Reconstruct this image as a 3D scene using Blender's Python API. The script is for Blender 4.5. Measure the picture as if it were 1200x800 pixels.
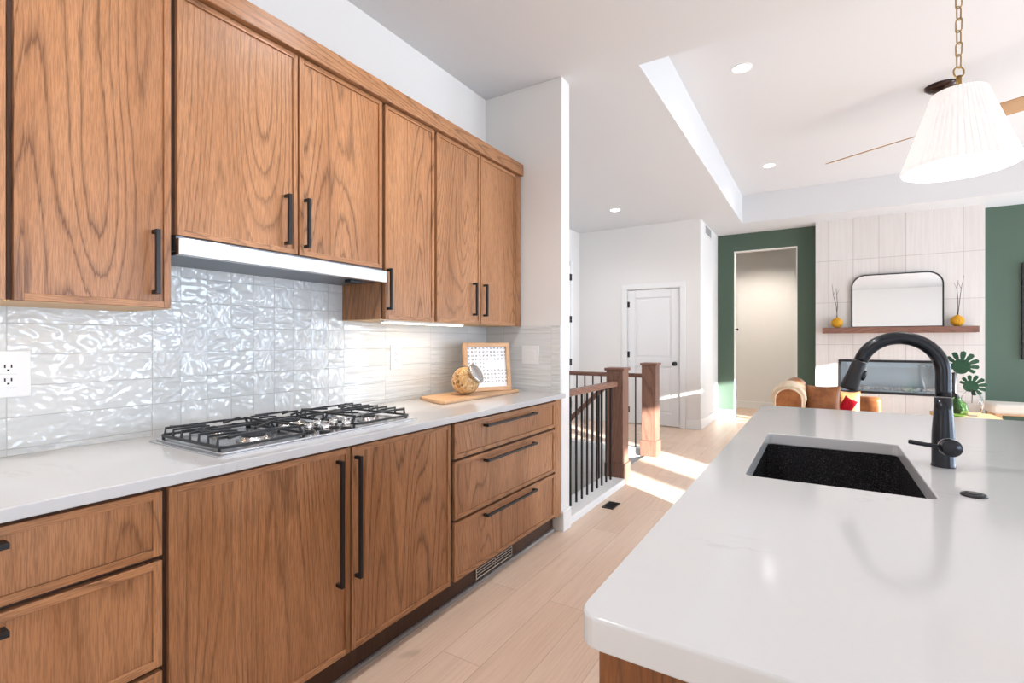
import bpy, bmesh, math, random
from mathutils import Vector, Matrix
random.seed(7)
PI = math.pi
for o in list(bpy.data.objects):
    bpy.data.objects.remove(o)
S = bpy.context.scene
C = S.collection

# ------------------------------------------------------------------ camera, world, light, exposure
cam_d = bpy.data.cameras.new('camera'); cam = bpy.data.objects.new('camera', cam_d); C.objects.link(cam)
cam_d.sensor_width = 36; cam_d.lens = 578/1200*36; cam_d.clip_start = .02
cam.location = (0, 0, 1.254); cam.rotation_euler = (PI/2, 0, math.atan(360/578))
S.camera = cam
S.view_settings.view_transform = 'Standard'; S.view_settings.look = 'None'
S.view_settings.use_white_balance = True; S.view_settings.white_balance_temperature = 6150
S.view_settings.gamma = 1; S.view_settings.use_curve_mapping = False
S.view_settings.exposure = -0.27
W = bpy.data.worlds.new('world'); S.world = W; W.use_nodes = True
bg = W.node_tree.nodes['Background']; bg.inputs[0].default_value = (.80, .90, 1, 1); bg.inputs[1].default_value = 1.5

def light(name, kind, loc, energy, color=(1, 1, 1), rot=None, size=None, size_y=None, **kw):
    d = bpy.data.lights.new(name, kind); d.energy = energy; d.color = color
    if kind == 'AREA':
        d.shape = 'RECTANGLE'; d.size = size; d.size_y = size_y or size
    for k, v in kw.items(): setattr(d, k, v)
    o = bpy.data.objects.new(name, d); C.objects.link(o); o.location = loc
    if rot: o.rotation_euler = rot
    return o

def aim(o, d):
    o.rotation_euler = Vector(d).to_track_quat('-Z', 'Y').to_euler()

sun = light('sun', 'SUN', (8, -4, 4), 38.0, (1, .96, .90), angle=.012)
aim(sun, (-1, .65, -.235))
# daylight entering at the window openings of the right-hand wall
WIN = [(-1.1, .16), (.5, 1.2), (2.5, 3.1), (3.9, 5.2), (7.0, 8.4)]
for (a, b), pw in zip(WIN, (62, 66, 95, 95, 120)):
    l = light('window_daylight', 'AREA', (5.36, (a+b)/2, 1.0 if b < .3 else 1.15), pw*(b-a), (.75, .87, 1), size=b-a-.05, size_y=1.8)
    aim(l, (-1, 0, 0))
l = light('window_daylight', 'AREA', (1.9, -3.44, 1.05), 10, (.9, .95, 1), size=2.5, size_y=1.3)  # unseen lamp added behind the camera as fill for the kitchen
aim(l, (0, 1, 0))

# ------------------------------------------------------------------ materials
def mat(name, col, rough=.5, metal=0, spec=.5, emit=None, estr=0, trans=0, ior=1.45, alpha=1, coat=0):
    m = bpy.data.materials.new(name); m.use_nodes = True
    b = m.node_tree.nodes['Principled BSDF']
    b.inputs['Base Color'].default_value = (*col, 1); b.inputs['Roughness'].default_value = rough
    b.inputs['Metallic'].default_value = metal; b.inputs['Specular IOR Level'].default_value = spec
    b.inputs['IOR'].default_value = ior
    if trans: b.inputs['Transmission Weight'].default_value = trans
    if coat: b.inputs['Coat Weight'].default_value = coat; b.inputs['Coat Roughness'].default_value = .1
    if emit: b.inputs['Emission Color'].default_value = (*emit, 1); b.inputs['Emission Strength'].default_value = estr
    return m

class NT:
    def __init__(s, m): s.t = m.node_tree; s.n = s.t.nodes; s.b = s.n['Principled BSDF']
    def new(s, t, **kw):
        x = s.n.new(t)
        for k, v in kw.items(): setattr(x, k, v)
        return x
    def link(s, a, b): s.t.links.new(a, b)
    def math(s, op, a, b=None, c=None):
        x = s.new('ShaderNodeMath', operation=op)
        for i, v in enumerate((a, b, c)):
            if v is None: continue
            if isinstance(v, (int, float)): x.inputs[i].default_value = v
            else: s.link(v, x.inputs[i])
        return x.outputs[0]
    def mapv(s, vec, scale=(1, 1, 1), loc=(0, 0, 0), rot=(0, 0, 0)):
        x = s.new('ShaderNodeMapping'); s.link(vec, x.inputs[0])
        x.inputs[1].default_value = loc; x.inputs[2].default_value = rot; x.inputs[3].default_value = scale
        return x.outputs[0]
    def noise(s, vec, scale=1, detail=2, rough=.5, dist=0, w=None):
        x = s.new('ShaderNodeTexNoise'); s.link(vec, x.inputs['Vector'])
        x.inputs['Scale'].default_value = scale; x.inputs['Detail'].default_value = detail
        x.inputs['Roughness'].default_value = rough; x.inputs['Distortion'].default_value = dist
        if w is not None:
            x.noise_dimensions = '4D'; s.link(w, x.inputs['W'])
        return x.outputs[0]
    def ramp(s, f, stops, interp='LINEAR'):
        x = s.new('ShaderNodeValToRGB'); s.link(f, x.inputs[0]); e = x.color_ramp.elements
        x.color_ramp.interpolation = interp
        while len(e) < len(stops): e.new(.5)
        for i, (p, c) in enumerate(stops):
            e[i].position = p; e[i].color = (*c, 1) if len(c) == 3 else c
        return x.outputs[0]
    def mix(s, f, a, b, mode='MIX'):
        x = s.new('ShaderNodeMix', data_type='RGBA', blend_type=mode)
        for i, v in ((0, f), (6, a), (7, b)):
            if isinstance(v, (int, float)): x.inputs[i].default_value = v
            elif isinstance(v, tuple): x.inputs[i].default_value = (*v, 1)
            else: s.link(v, x.inputs[i])
        return x.outputs[2]
    def bump(s, h, strength, dist=.01, chain=None):
        x = s.new('ShaderNodeBump'); s.link(h, x.inputs['Height'])
        x.inputs['Strength'].default_value = strength; x.inputs['Distance'].default_value = dist
        if chain: s.link(chain, x.inputs['Normal'])
        s.link(x.outputs[0], s.b.inputs['Normal']); return x.outputs[0]

def wood(name, axis, light_c, mid_c, dark_c, rough=.34, lines=38, contrast=.80, pore=.36):
    """stained oak: contour lines of a stretched noise (cathedral grain) and fine pores along one axis"""
    m = mat(name, mid_c, rough, spec=.5); t = NT(m)
    tc = t.new('ShaderNodeTexCoord'); oi = t.new('ShaderNodeObjectInfo')
    vm = t.new('ShaderNodeVectorMath', operation='SCALE'); vm.inputs[0].default_value = (37, 23, 51); t.link(oi.outputs['Random'], vm.inputs['Scale'])
    va = t.new('ShaderNodeVectorMath', operation='ADD'); t.link(tc.outputs['Object'], va.inputs[0]); t.link(vm.outputs[0], va.inputs[1])
    P = va.outputs[0]
    def sc(a, l): v = [a, a, a]; v['XYZ'.index(axis)] = l; return tuple(v)
    big = t.noise(t.mapv(P, sc(3.4, .38)), 1, 1.2, .4)
    wob = t.noise(t.mapv(P, sc(26, 3.5), (2, 7, 4)), 1, 2, .55)
    fib = t.noise(t.mapv(P, sc(210, 6)), 1, 2, .6)
    rr = t.math('FRACT', t.math('ADD', t.math('ADD', t.math('MULTIPLY', big, lines), t.math('MULTIPLY', wob, .55)), t.math('MULTIPLY', fib, .42)))
    ring = t.ramp(rr, [(0, (.0,)*3), (.10, (.6,)*3), (.28, (1,)*3), (.86, (.95,)*3), (.96, (.5,)*3), (1, (.0,)*3)])
    por = t.ramp(t.noise(t.mapv(P, sc(340, 16)), 1, 2, .7), [(.40, (.0,)*3), (.58, (1,)*3)])
    broad = t.noise(t.mapv(P, sc(6, .8)), 1, 4, .6)
    base = t.mix(t.ramp(broad, [(.32, (0,)*3), (.68, (1,)*3)]), mid_c, light_c)
    mask = t.math('MULTIPLY', t.math('SUBTRACT', 1, ring), contrast)
    msk = t.noise(t.mapv(P, sc(3.5, .7), (5, 3, 9)), 1, 2, .6)
    mask = t.math('MULTIPLY', mask, t.ramp(msk, [(.36, (.15,)*3), (.62, (1,)*3)]))
    c1 = t.mix(mask, base, dark_c)
    c2 = t.mix(t.math('MULTIPLY', t.math('SUBTRACT', 1, por), pore), c1, dark_c)
    t.link(c2, t.b.inputs['Base Color'])
    t.bump(por, .12, .0015)
    return m

OL, OM, OD = (.55, .275, .130), (.385, .172, .070), (.10, .040, .016)
M = {}
M['oak_z'] = wood('oak_vertical', 'Z', OL, OM, OD)
M['oak_y'] = wood('oak_along', 'Y', OL, OM, OD)
M['oak_x'] = wood('oak_across', 'X', OL, OM, OD)
M['walnut_z'] = wood('post_wood', 'Z', (.29, .155, .105), (.21, .105, .072), (.07, .035, .025), .4)
M['walnut_y'] = wood('rail_wood_along', 'Y', (.33, .18, .125), (.25, .125, .085), (.1, .045, .03), .4)
M['walnut_x'] = wood('rail_wood_across', 'X', (.30, .15, .10), (.22, .10, .07), (.08, .035, .025), .45)
M['island_oak'] = wood('island_oak', 'Z', (.30, .105, .018), (.17, .052, .010), (.018, .006, .003), .36, 34, 1.0, .3)
M['maple'] = wood('pale_maple', 'Y', (.74, .50, .27), (.66, .42, .21), (.5, .3, .14), .5, 8, .3, .15)
M['board'] = wood('board_wood', 'Y', (.74, .48, .27), (.64, .38, .20), (.42, .22, .1), .5, 14, .5, .2)
M['dark_gap'] = wood('carcass_oak', 'Z', (.085, .036, .018), (.06, .025, .012), (.03, .012, .006), .5)  # oak colour darkened to stand for the shade in door gaps
M['wall'] = mat('wall_paint', (.83, .815, .79), .7, spec=.3)
M['ceil'] = mat('ceiling_paint', (.71, .715, .72), .8, spec=.2)
M['trim'] = mat('white_trim', (.86, .86, .85), .4)
M['doorw'] = mat('white_door', (.84, .84, .84), .35)
M['green'] = mat('green_paint', (.078, .118, .085), .5, spec=.4)
M['black'] = mat('matte_black', (.012, .012, .014), .38, spec=.5)
M['iron'] = mat('cast_iron', (.018, .019, .021), .42, spec=.6)
M['faucet'] = mat('gunmetal_black', (.028, .030, .036), .24, metal=.6, spec=.6)
M['chrome'] = mat('chrome', (.75, .75, .75), .12, metal=1)
M['steel'] = mat('brushed_steel', (.62, .62, .63), .26, metal=1)
M['darksteel'] = mat('hood_underside', (.17, .18, .2), .4, metal=.8)
M['white_plastic'] = mat('white_plastic', (.85, .85, .85), .3)
M['brass'] = mat('aged_brass', (.34, .22, .075), .3, metal=1)
M['bronze'] = mat('dark_bronze', (.045, .028, .025), .22, metal=.7)
M['bladew'] = wood('blade_wood', 'X', (.62, .43, .26), (.52, .34, .19), (.35, .2, .1), .4, 10, .4, .2)
M['lamp'] = mat('lamp_lens', (1, 1, 1), .4, emit=(1, .97, .92), estr=9)
M['ledw'] = mat('warm_led', (1, .9, .75), .4, emit=(1, .80, .52), estr=14)
M['shadef'] = mat('pleated_fabric', (.9, .88, .86), .8, spec=.1, emit=(1, .95, .92), estr=.22)
M['mirror'] = mat('mirror_glass', (.93, .94, .94), .015, metal=1)
M['grey_grille'] = mat('grille_grey', (.42, .42, .42), .4, metal=.4)
M['slot'] = mat('dark_slot', (.02, .02, .02), .6)
M['yellow'] = mat('mustard_yellow', (.72, .37, .03), .7, spec=.2)
t = NT(M['yellow']); tc = t.new('ShaderNodeTexCoord'); t.bump(t.noise(tc.outputs['Object'], 60, 2, .6), .8, .02)
M['twig'] = mat('twig_bark', (.07, .045, .03), .8)
M['leaf'] = mat('dark_leaf', (.006, .020, .010), .5, spec=.2)
M['red'] = mat('red_cloth', (.45, .01, .02), .8, spec=.1)
M['cream_fabric'] = mat('cream_fabric', (.74, .68, .60), .9, spec=.1)
M['glassclear'] = mat('clear_glass', (1, 1, 1), .02, trans=1, ior=1.18)
M['glassgreen'] = mat('green_glass', (.58, .86, .48), .03, trans=1, ior=1.3)
M['carpet'] = mat('stair_carpet', (.55, .47, .40), .95, spec=.05)
M['stone'] = mat('white_fire_stones', (.75, .73, .72), .5)
M['firebox'] = mat('firebox_lining', (.72, .80, .85), .3)
M['woven'] = mat('woven_jute', (.45, .35, .2), .9, spec=.1)

def tune_leather(name, c1, c2, rough=.4):
    m = mat(name, c1, rough); t = NT(m); tc = t.new('ShaderNodeTexCoord')
    n = t.noise(tc.outputs['Object'], 9, 4, .6)
    t.link(t.ramp(n, [(.35, c2), (.65, c1)]), t.b.inputs['Base Color'])
    t.bump(t.noise(tc.outputs['Object'], 26, 4, .6, 1.0), .35, .01)
    return m
M['leather'] = tune_leather('brown_leather', (.36, .135, .04), (.20, .065, .018))
M['leather_tan'] = tune_leather('tan_leather', (.40, .20, .08), (.31, .14, .05))
M['fur'] = tune_leather('fleece', (.80, .66, .48), (.68, .52, .36), .95)

# quartz
def quartz():
    m = mat('white_quartz', (.80, .79, .785), .11, spec=.5); t = NT(m); tc = t.new('ShaderNodeTexCoord')
    P = tc.outputs['Object']
    n = t.noise(t.mapv(P, (1.5, 2.6, 1)), 1.4, 5, .62, .7)
    v = t.math('ABSOLUTE', t.math('SUBTRACT', n, .5))
    vein = t.ramp(v, [(0, (1,)*3), (.007, (.35,)*3), (.016, (0,)*3)])
    gate = t.ramp(t.noise(P, 3.5, 2, .5), [(.56, (0,)*3), (.68, (1,)*3)])
    cl = t.noise(P, 2.2, 3, .5)
    base = t.mix(cl, (.57, .575, .58), (.61, .615, .62))
    t.link(t.mix(t.math('MULTIPLY', t.math('MULTIPLY', vein, gate), .4), base, (.42, .42, .43)), t.b.inputs['Base Color'])
    return m
M['quartz'] = quartz()

def floor_mat():
    m = mat('oak_floor', (.6, .4, .27), .42, spec=.4); t = NT(m); tc = t.new('ShaderNodeTexCoord')
    P = tc.outputs['Object']
    R = t.mapv(P, rot=(0, 0, PI/2))
    br = t.new('ShaderNodeTexBrick'); t.link(R, br.inputs['Vector'])
    br.offset = .37; br.inputs['Scale'].default_value = 1; br.inputs['Mortar Size'].default_value = .0013
    br.inputs['Mortar Smooth'].default_value = .3
    br.inputs['Brick Width'].default_value = 1.55; br.inputs['Row Height'].default_value = .185
    br.inputs['Color1'].default_value = (0, 0, 0, 1); br.inputs['Color2'].default_value = (1, 1, 1, 1); br.inputs['Mortar'].default_value = (.5, .5, .5, 1)
    rnd = t.math('MULTIPLY', br.outputs['Color'], 9)
    g = t.noise(t.mapv(P, (11, .8, 1)), 1, 3, .55, .6, rnd)
    pl = t.mix(br.outputs['Color'], (.79, .60, .46), (.87, .69, .555))
    c = t.mix(t.ramp(g, [(.32, (0,)*3), (.68, (1,)*3)]), t.mix(.5, pl, (.72, .53, .40)), pl)
    fine = t.noise(t.mapv(P, (150, 3, 1)), 1, 2, .6)
    c = t.mix(t.math('MULTIPLY', t.ramp(fine, [(.35, (1,)*3), (.55, (0,)*3)]), .16), c, (.36, .21, .13))
    kn = t.ramp(t.noise(t.mapv(P, (6, 3, 1)), 1, 1, .4), [(.78, (0,)*3), (.83, (1,)*3)])
    c = t.mix(t.math('MULTIPLY', kn, .4), c, (.25, .13, .08))
    c = t.mix(t.math('MULTIPLY', br.outputs['Fac'], .55), c, (.24, .14, .09))
    t.link(c, t.b.inputs['Base Color'])
    return m
M['floor'] = floor_mat()

def tile_mat():
    """glossy hand-made white tiles, stacked; a band of square ones behind the cooktop"""
    m = mat('glazed_tile', (.66, .675, .67), .035, spec=.55); t = NT(m); tc = t.new('ShaderNodeTexCoord')
    sp = t.new('ShaderNodeSeparateXYZ'); t.link(tc.outputs['Object'], sp.inputs[0])
    u = t.math('ADD', t.math('ADD', sp.outputs[0], sp.outputs[1]), 2.045 - .828 + 40*.0938)
    v = t.math('SUBTRACT', sp.outputs[2], .9335 - 5*.0938)
    cb = t.new('ShaderNodeCombineXYZ'); t.link(u, cb.inputs[0]); t.link(v, cb.inputs[1])
    def brick(w, off):
        br = t.new('ShaderNodeTexBrick'); br.offset = off
        t.link(cb.outputs[0], br.inputs['Vector']); br.inputs['Scale'].default_value = 1
        br.inputs['Mortar Size'].default_value = .0016; br.inputs['Mortar Smooth'].default_value = .4
        br.inputs['Brick Width'].default_value = w; br.inputs['Row Height'].default_value = .0938
        br.inputs['Color1'].default_value = (0, 0, 0, 1); br.inputs['Color2'].default_value = (1, 1, 1, 1)
        return br
    b1, b2 = brick(.0938, 0), brick(.0938*4, 0)
    y = sp.outputs[1]
    inside = t.math('MULTIPLY', t.math('GREATER_THAN', y, .828), t.math('LESS_THAN', y, 1.672))
    rnd = t.mix(inside, b2.outputs['Color'], b1.outputs['Color'])
    fac = t.mix(inside, b2.outputs['Fac'], b1.outputs['Fac'])
    w = t.math('MULTIPLY', rnd, 40)
    wav = t.noise(t.mapv(cb.outputs[0], (15, 26, 1)), 1, 0, .4, 1.1, w)
    wav2 = t.noise(t.mapv(cb.outputs[0], (28, 18, 1)), 1, 0, .4, 1.3, w)
    sel = t.math('GREATER_THAN', rnd, .62)
    lng = t.math('MULTIPLY', t.noise(t.mapv(cb.outputs[0], (4, 46, 1)), 1, 1, .4, .5, w), .95)
    squ = t.math('ADD', t.math('MULTIPLY', wav, t.math('SUBTRACT', 1, t.math('MULTIPLY', sel, inside))), t.math('MULTIPLY', wav2, t.math('MULTIPLY', sel, inside)))
    near = t.math('LESS_THAN', y, 1.672)
    wv = t.math('ADD', t.math('MULTIPLY', squ, near), t.math('MULTIPLY', lng, t.math('SUBTRACT', 1, near)))
    # every tile also sits a little out of plane
    wv = t.math('MULTIPLY', wv, t.math('ADD', .35, t.math('FRACT', t.math('MULTIPLY', rnd, 7.3))))
    h = t.math('SUBTRACT', wv, t.math('MULTIPLY', fac, .35))
    c = t.mix(t.math('MULTIPLY', fac, .8), t.mix(rnd, (.68, .695, .69), (.74, .75, .745)), (.57, .57, .55))
    t.link(c, t.b.inputs['Base Color'])
    t.bump(h, .62, .016)
    return m
M['tile'] = tile_mat()

def fp_tile():
    m = mat('stone_tile', (.72, .69, .655), .35); t = NT(m); tc = t.new('ShaderNodeTexCoord')
    sp = t.new('ShaderNodeSeparateXYZ'); t.link(tc.outputs['Object'], sp.inputs[0])
    u = t.math('ADD', sp.outputs[0], 3.0 - .131 - .05); v = t.math('SUBTRACT', sp.outputs[2], .0)
    cb = t.new('ShaderNodeCombineXYZ'); t.link(u, cb.inputs[0]); t.link(v, cb.inputs[1])
    br = t.new('ShaderNodeTexBrick'); br.offset = 0; t.link(cb.outputs[0], br.inputs['Vector']); br.inputs['Scale'].default_value = 1
    br.inputs['Mortar Size'].default_value = .004; br.inputs['Brick Width'].default_value = .2935; br.inputs['Row Height'].default_value = .6045
    br.inputs['Mortar Smooth'].default_value = .3
    br.inputs['Color1'].default_value = (.70, .665, .63, 1); br.inputs['Color2'].default_value = (.745, .715, .685, 1); br.inputs['Mortar'].default_value = (.50, .46, .43, 1)
    st = t.noise(t.mapv(tc.outputs['Object'], (45, 1, 2.2)), 1, 3, .6)
    t.link(t.mix(t.ramp(st, [(.4, (.18,)*3), (.6, (0,)*3)]), br.outputs['Color'], (.52, .49, .46)), t.b.inputs['Base Color'])
    t.bump(br.outputs['Fac'], -.3, .004)
    return m
M['fp_tile'] = fp_tile()

def granite():
    m = mat('black_granite', (.016, .017, .02), .27); t = NT(m); tc = t.new('ShaderNodeTexCoord')
    n = t.noise(tc.outputs['Object'], 420, 2, .6)
    t.link(t.ramp(n, [(.5, (.012, .012, .014)), (.65, (.06, .055, .055)), (.77, (.26, .24, .24))]), t.b.inputs['Base Color'])
    return m
M['granite'] = granite()

def cereal():
    m = mat('granola', (.62, .36, .14), .8); t = NT(m); tc = t.new('ShaderNodeTexCoord')
    n = t.new('ShaderNodeTexVoronoi'); t.link(tc.outputs['Object'], n.inputs['Vector']); n.inputs['Scale'].default_value = 75
    sx = t.new('ShaderNodeSeparateXYZ'); t.link(n.outputs['Color'], sx.inputs[0])
    t.link(t.ramp(sx.outputs[0], [(0, (.22, .10, .04)), (.12, (.66, .36, .13)), (.5, (.86, .56, .25)), (1, (.93, .74, .45))]), t.b.inputs['Base Color'])
    t.bump(n.outputs['Distance'], -.8, .008)
    return m
M['granola'] = cereal()

def print_mat():
    m = mat('print_paper', (.88, .88, .88), .6); t = NT(m); tc = t.new('ShaderNodeTexCoord')
    sp = t.new('ShaderNodeSeparateXYZ'); t.link(tc.outputs['Object'], sp.inputs[0]); y, z = sp.outputs[1], sp.outputs[2]
    cb = t.new('ShaderNodeCombineXYZ'); t.link(y, cb.inputs[0]); t.link(z, cb.inputs[1])
    br = t.new('ShaderNodeTexBrick'); br.offset = 0; t.link(cb.outputs[0], br.inputs['Vector']); br.inputs['Scale'].default_value = 1
    br.inputs['Mortar Size'].default_value = .007; br.inputs['Brick Width'].default_value = .027; br.inputs['Row Height'].default_value = .024
    br.inputs['Mortar Smooth'].default_value = .1
    n = t.ramp(t.noise(cb.outputs[0], 130, 2, .6), [(.46, (0,)*3), (.52, (1,)*3)])
    ink = t.math('MULTIPLY', t.math('SUBTRACT', 1, br.outputs['Fac']), n)
    blank = t.math('MULTIPLY', t.math('MULTIPLY', t.math('GREATER_THAN', y, .15), t.math('GREATER_THAN', z, .145)), t.math('LESS_THAN', z, .20))
    blank = t.math('MAXIMUM', blank, t.math('LESS_THAN', z, .05))
    ink = t.math('MULTIPLY', ink, t.math('SUBTRACT', 1, blank))
    t.link(t.mix(t.math('MULTIPLY', ink, .85), (.9, .91, .92), (.10, .085, .08)), t.b.inputs['Base Color'])
    return m
M['print'] = print_mat()

# ------------------------------------------------------------------ mesh helpers
def frame_of(d):
    d = Vector(d).normalized(); up = Vector((0, 0, 1)) if abs(d.z) < .95 else Vector((1, 0, 0))
    a = d.cross(up).normalized(); b = a.cross(d).normalized(); return a, b

class MB:
    def __init__(s): s.b = bmesh.new()
    def box(s, x0, x1, y0, y1, z0, z1, mi=0):
        v = [s.b.verts.new(p) for p in ((x0, y0, z0), (x1, y0, z0), (x1, y1, z0), (x0, y1, z0), (x0, y0, z1), (x1, y0, z1), (x1, y1, z1), (x0, y1, z1))]
        for f in ((0, 3, 2, 1), (4, 5, 6, 7), (0, 1, 5, 4), (1, 2, 6, 5), (2, 3, 7, 6), (3, 0, 4, 7)):
            fc = s.b.faces.new([v[i] for i in f]); fc.material_index = mi
        return s
    def rings(s, rs, mi=0, smooth=True, caps=True, closed=False):
        vs = [[s.b.verts.new(p) for p in r] for r in rs]; n = len(rs[0])
        seq = list(zip(vs, vs[1:])) + ([(vs[-1], vs[0])] if closed else [])
        for A, B in seq:
            for i in range(n):
                f = s.b.faces.new((A[i], A[(i+1) % n], B[(i+1) % n], B[i])); f.smooth = smooth; f.material_index = mi
        if caps and not closed:
            for r, rev in ((vs[0], True), (vs[-1], False)):
                f = s.b.faces.new(r[::-1] if rev else r); f.material_index = mi
        return s
    def tube(s, path, r, n=12, mi=0, closed=False, square=False, caps=True):
        P = [Vector(p) for p in path]; rs = []
        R = r if isinstance(r, (list, tuple)) else [r]*len(P)
        a = None
        for i, p in enumerate(P):
            if closed: d = P[(i+1) % len(P)] - P[i-1]
            else: d = P[min(i+1, len(P)-1)] - P[max(i-1, 0)]
            d = d.normalized()
            if a is None: a, b = frame_of(d)
            else:
                a = (a - d*a.dot(d)).normalized()
            b = a.cross(d).normalized()
            k = 4 if square else n; off = PI/4 if square else 0
            q = R[i]*(1.414 if square else 1)
            rs.append([p + (a*math.cos(off+2*PI*j/k) + b*math.sin(off+2*PI*j/k))*q for j in range(k)])
        return s.rings(rs, mi, not square, caps, closed)
    def lathe(s, prof, loc=(0, 0, 0), axis=(0, 0, 1), n=32, mi=0, caps=True, smooth=True):
        ax = Vector(axis).normalized(); a, b = frame_of(ax); L = Vector(loc)
        return s.rings([[L + ax*h + (a*math.cos(2*PI*j/n) + b*math.sin(2*PI*j/n))*max(r, 1e-4) for j in range(n)] for r, h in prof], mi, smooth, caps)
    def cyl(s, loc, r, h, axis=(0, 0, 1), n=24, mi=0):
        return s.lathe([(r, 0), (r, h)], loc, axis, n, mi)
    def prism(s, poly, plane, a, b, mi=0, smooth=False):
        """poly in 2D, extruded between a and b along the remaining axis; plane 'xy','xz','yz'"""
        def P(u, v, w): return {'xy': (u, v, w), 'xz': (u, w, v), 'yz': (w, u, v)}[plane]
        A = [s.b.verts.new(P(u, v, a)) for u, v in poly]; B = [s.b.verts.new(P(u, v, b)) for u, v in poly]; n = len(poly)
        fs = [s.b.faces.new(A[::-1]), s.b.faces.new(B)]
        for i in range(n):
            f = s.b.faces.new((A[i], A[(i+1) % n], B[(i+1) % n], B[i])); f.smooth = smooth; fs.append(f)
        for f in fs: f.material_index = mi
        return s
    def ellipsoid(s, c, r, n=24, m=14, mi=0, pw=1.0, mtx=None):
        rs = []
        for i in range(1, m):
            th = PI*i/m; row = []
            for j in range(n):
                ph = 2*PI*j/n
                def sp(v): return math.copysign(abs(v)**pw, v)
                p = Vector((r[0]*sp(math.sin(th))*sp(math.cos(ph)), r[1]*sp(math.sin(th))*sp(math.sin(ph)), r[2]*sp(math.cos(th))))
                if mtx: p = mtx @ p
                row.append(p + Vector(c))
            rs.append(row)
        return s.rings(rs, mi)
    def build(s, name, mats, parent=None, bevel=0, seg=2, sub=0):
        bmesh.ops.recalc_face_normals(s.b, faces=s.b.faces)
        me = bpy.data.meshes.new(name); s.b.to_mesh(me); s.b.free()
        for m in (mats if isinstance(mats, (list, tuple)) else [mats]): me.materials.append(M[m] if isinstance(m, str) else m)
        o = bpy.data.objects.new(name, me); C.objects.link(o)
        if parent:
            r = parent
            while r.parent: r = r.parent
            me.transform(Matrix.Translation(-r.location)); o.parent = parent
        if bevel:
            b = o.modifiers.new('edge', 'BEVEL'); b.width = bevel; b.segments = seg; b.limit_method = 'ANGLE'; b.angle_limit = .6
        if sub:
            q = o.modifiers.new('smooth', 'SUBSURF'); q.levels = sub; q.render_levels = sub
        return o

def box(*a): return MB().box(*a)
def tag(o, label, cat, group=None, kind=None):
    o['label'] = label; o['category'] = cat
    if group: o['group'] = group
    if kind: o['kind'] = kind
    return o
def thing(name, label, cat, loc, group=None):
    o = bpy.data.objects.new(name, None); C.objects.link(o); o.location = loc; o.empty_display_size = .05
    return tag(o, label, cat, group)
def struct(name, mb, m, bevel=0, parent=None):
    o = mb.build(name, m, parent, bevel)
    if not parent: o['kind'] = 'structure'
    return o
def rrect(x0, x1, y0, y1, r, n=5, corners=(1, 1, 1, 1)):
    out = []
    for k, (cx, cy, a) in enumerate(((x1-r, y1-r, 0), (x0+r, y1-r, 90), (x0+r, y0+r, 180), (x1-r, y0+r, 270))):
        if corners[k]:
            for i in range(n+1):
                t = math.radians(a+90*i/n); out.append((cx+r*math.cos(t), cy+r*math.sin(t)))
        else:
            out.append(((x1, y1), (x0, y1), (x0, y0), (x1, y0))[k])
    return out

# ------------------------------------------------------------------ the room
HZ = 3.0
hx0, hx1, hy0, hy1 = -3.29, -1.62, 3.05, 5.40          # stairwell opening
f = MB()
f.box(hx1, 5.5, -3.6, 10.3, -.25, 0); f.box(-3.4, hx1, -3.6, hy0, -.25, 0); f.box(-3.4, hx1, hy1, 10.3, -.25, 0)
struct('floor', f, 'floor')
c = MB()
tx0, tx1, ty0, ty1, tz = -.966, 2.7, 3.07, 8.0, 3.41
c.box(-3.4, tx0, -3.6, 10.3, HZ, 3.5); c.box(tx1, 5.5, -3.6, 10.3, HZ, 3.5)
c.box(tx0, tx1, -3.6, ty0, HZ, 3.5); c.box(tx0, tx1, ty1, 10.3, HZ, 3.5); c.box(tx0, tx1, ty0, ty1, tz, 3.5)
struct('ceiling', c, 'ceil')
struct('wall_left', box(-2.15, -2.05, -3.6, 2.93, 0, HZ), 'wall')
struct('wall_return', box(-3.4, -1.44, 2.93, 3.05, -2.6, HZ), 'wall', .003)
# hall beyond the stairs
struct('wall_hall_left', box(-3.4, -3.29, 3.05, 7.45, -2.6, HZ), 'wall')
w = MB()
w.box(-3.29, -2.50, 7.35, 7.45, 0, HZ); w.box(-1.71, -1.43, 7.35, 7.45, 0, HZ); w.box(-2.50, -1.71, 7.35, 7.45, 2.045, HZ)
struct('wall_hall_far', w, 'wall')
struct('wall_hall_right', box(-1.53, -1.43, 7.45, 8.75, 0, HZ), 'wall')
g = MB()
g.box(-3.4, -1.18, 8.75, 8.87, 0, HZ); g.box(-1.18, -.285, 8.75, 8.87, 2.72, HZ); g.box(-.285, 5.4, 8.75, 8.87, 0, HZ)
struct('wall_far', g, 'green')
struct('wall_corridor_back', box(-2.2, .8, 10.2, 10.3, 0, HZ), 'wall')
struct('wall_corridor_left', box(-2.3, -2.2, 8.87, 10.3, 0, HZ), 'wall')
struct('wall_corridor_right', box(.8, .9, 8.87, 10.3, 0, HZ), 'wall')
# chimney breast with a slot for the fire
FX0, FX1, FZ0, FZ1 = .235, 1.40, .525, 1.0
k = MB()
k.box(-.045, FX0, 8.5, 8.75, 0, HZ); k.box(FX1, 1.79, 8.5, 8.75, 0, HZ); k.box(FX0, FX1, 8.5, 8.75, 0, FZ0); k.box(FX0, FX1, 8.5, 8.75, FZ1, HZ)
struct('wall_chimney', k, 'fp_tile')
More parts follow.
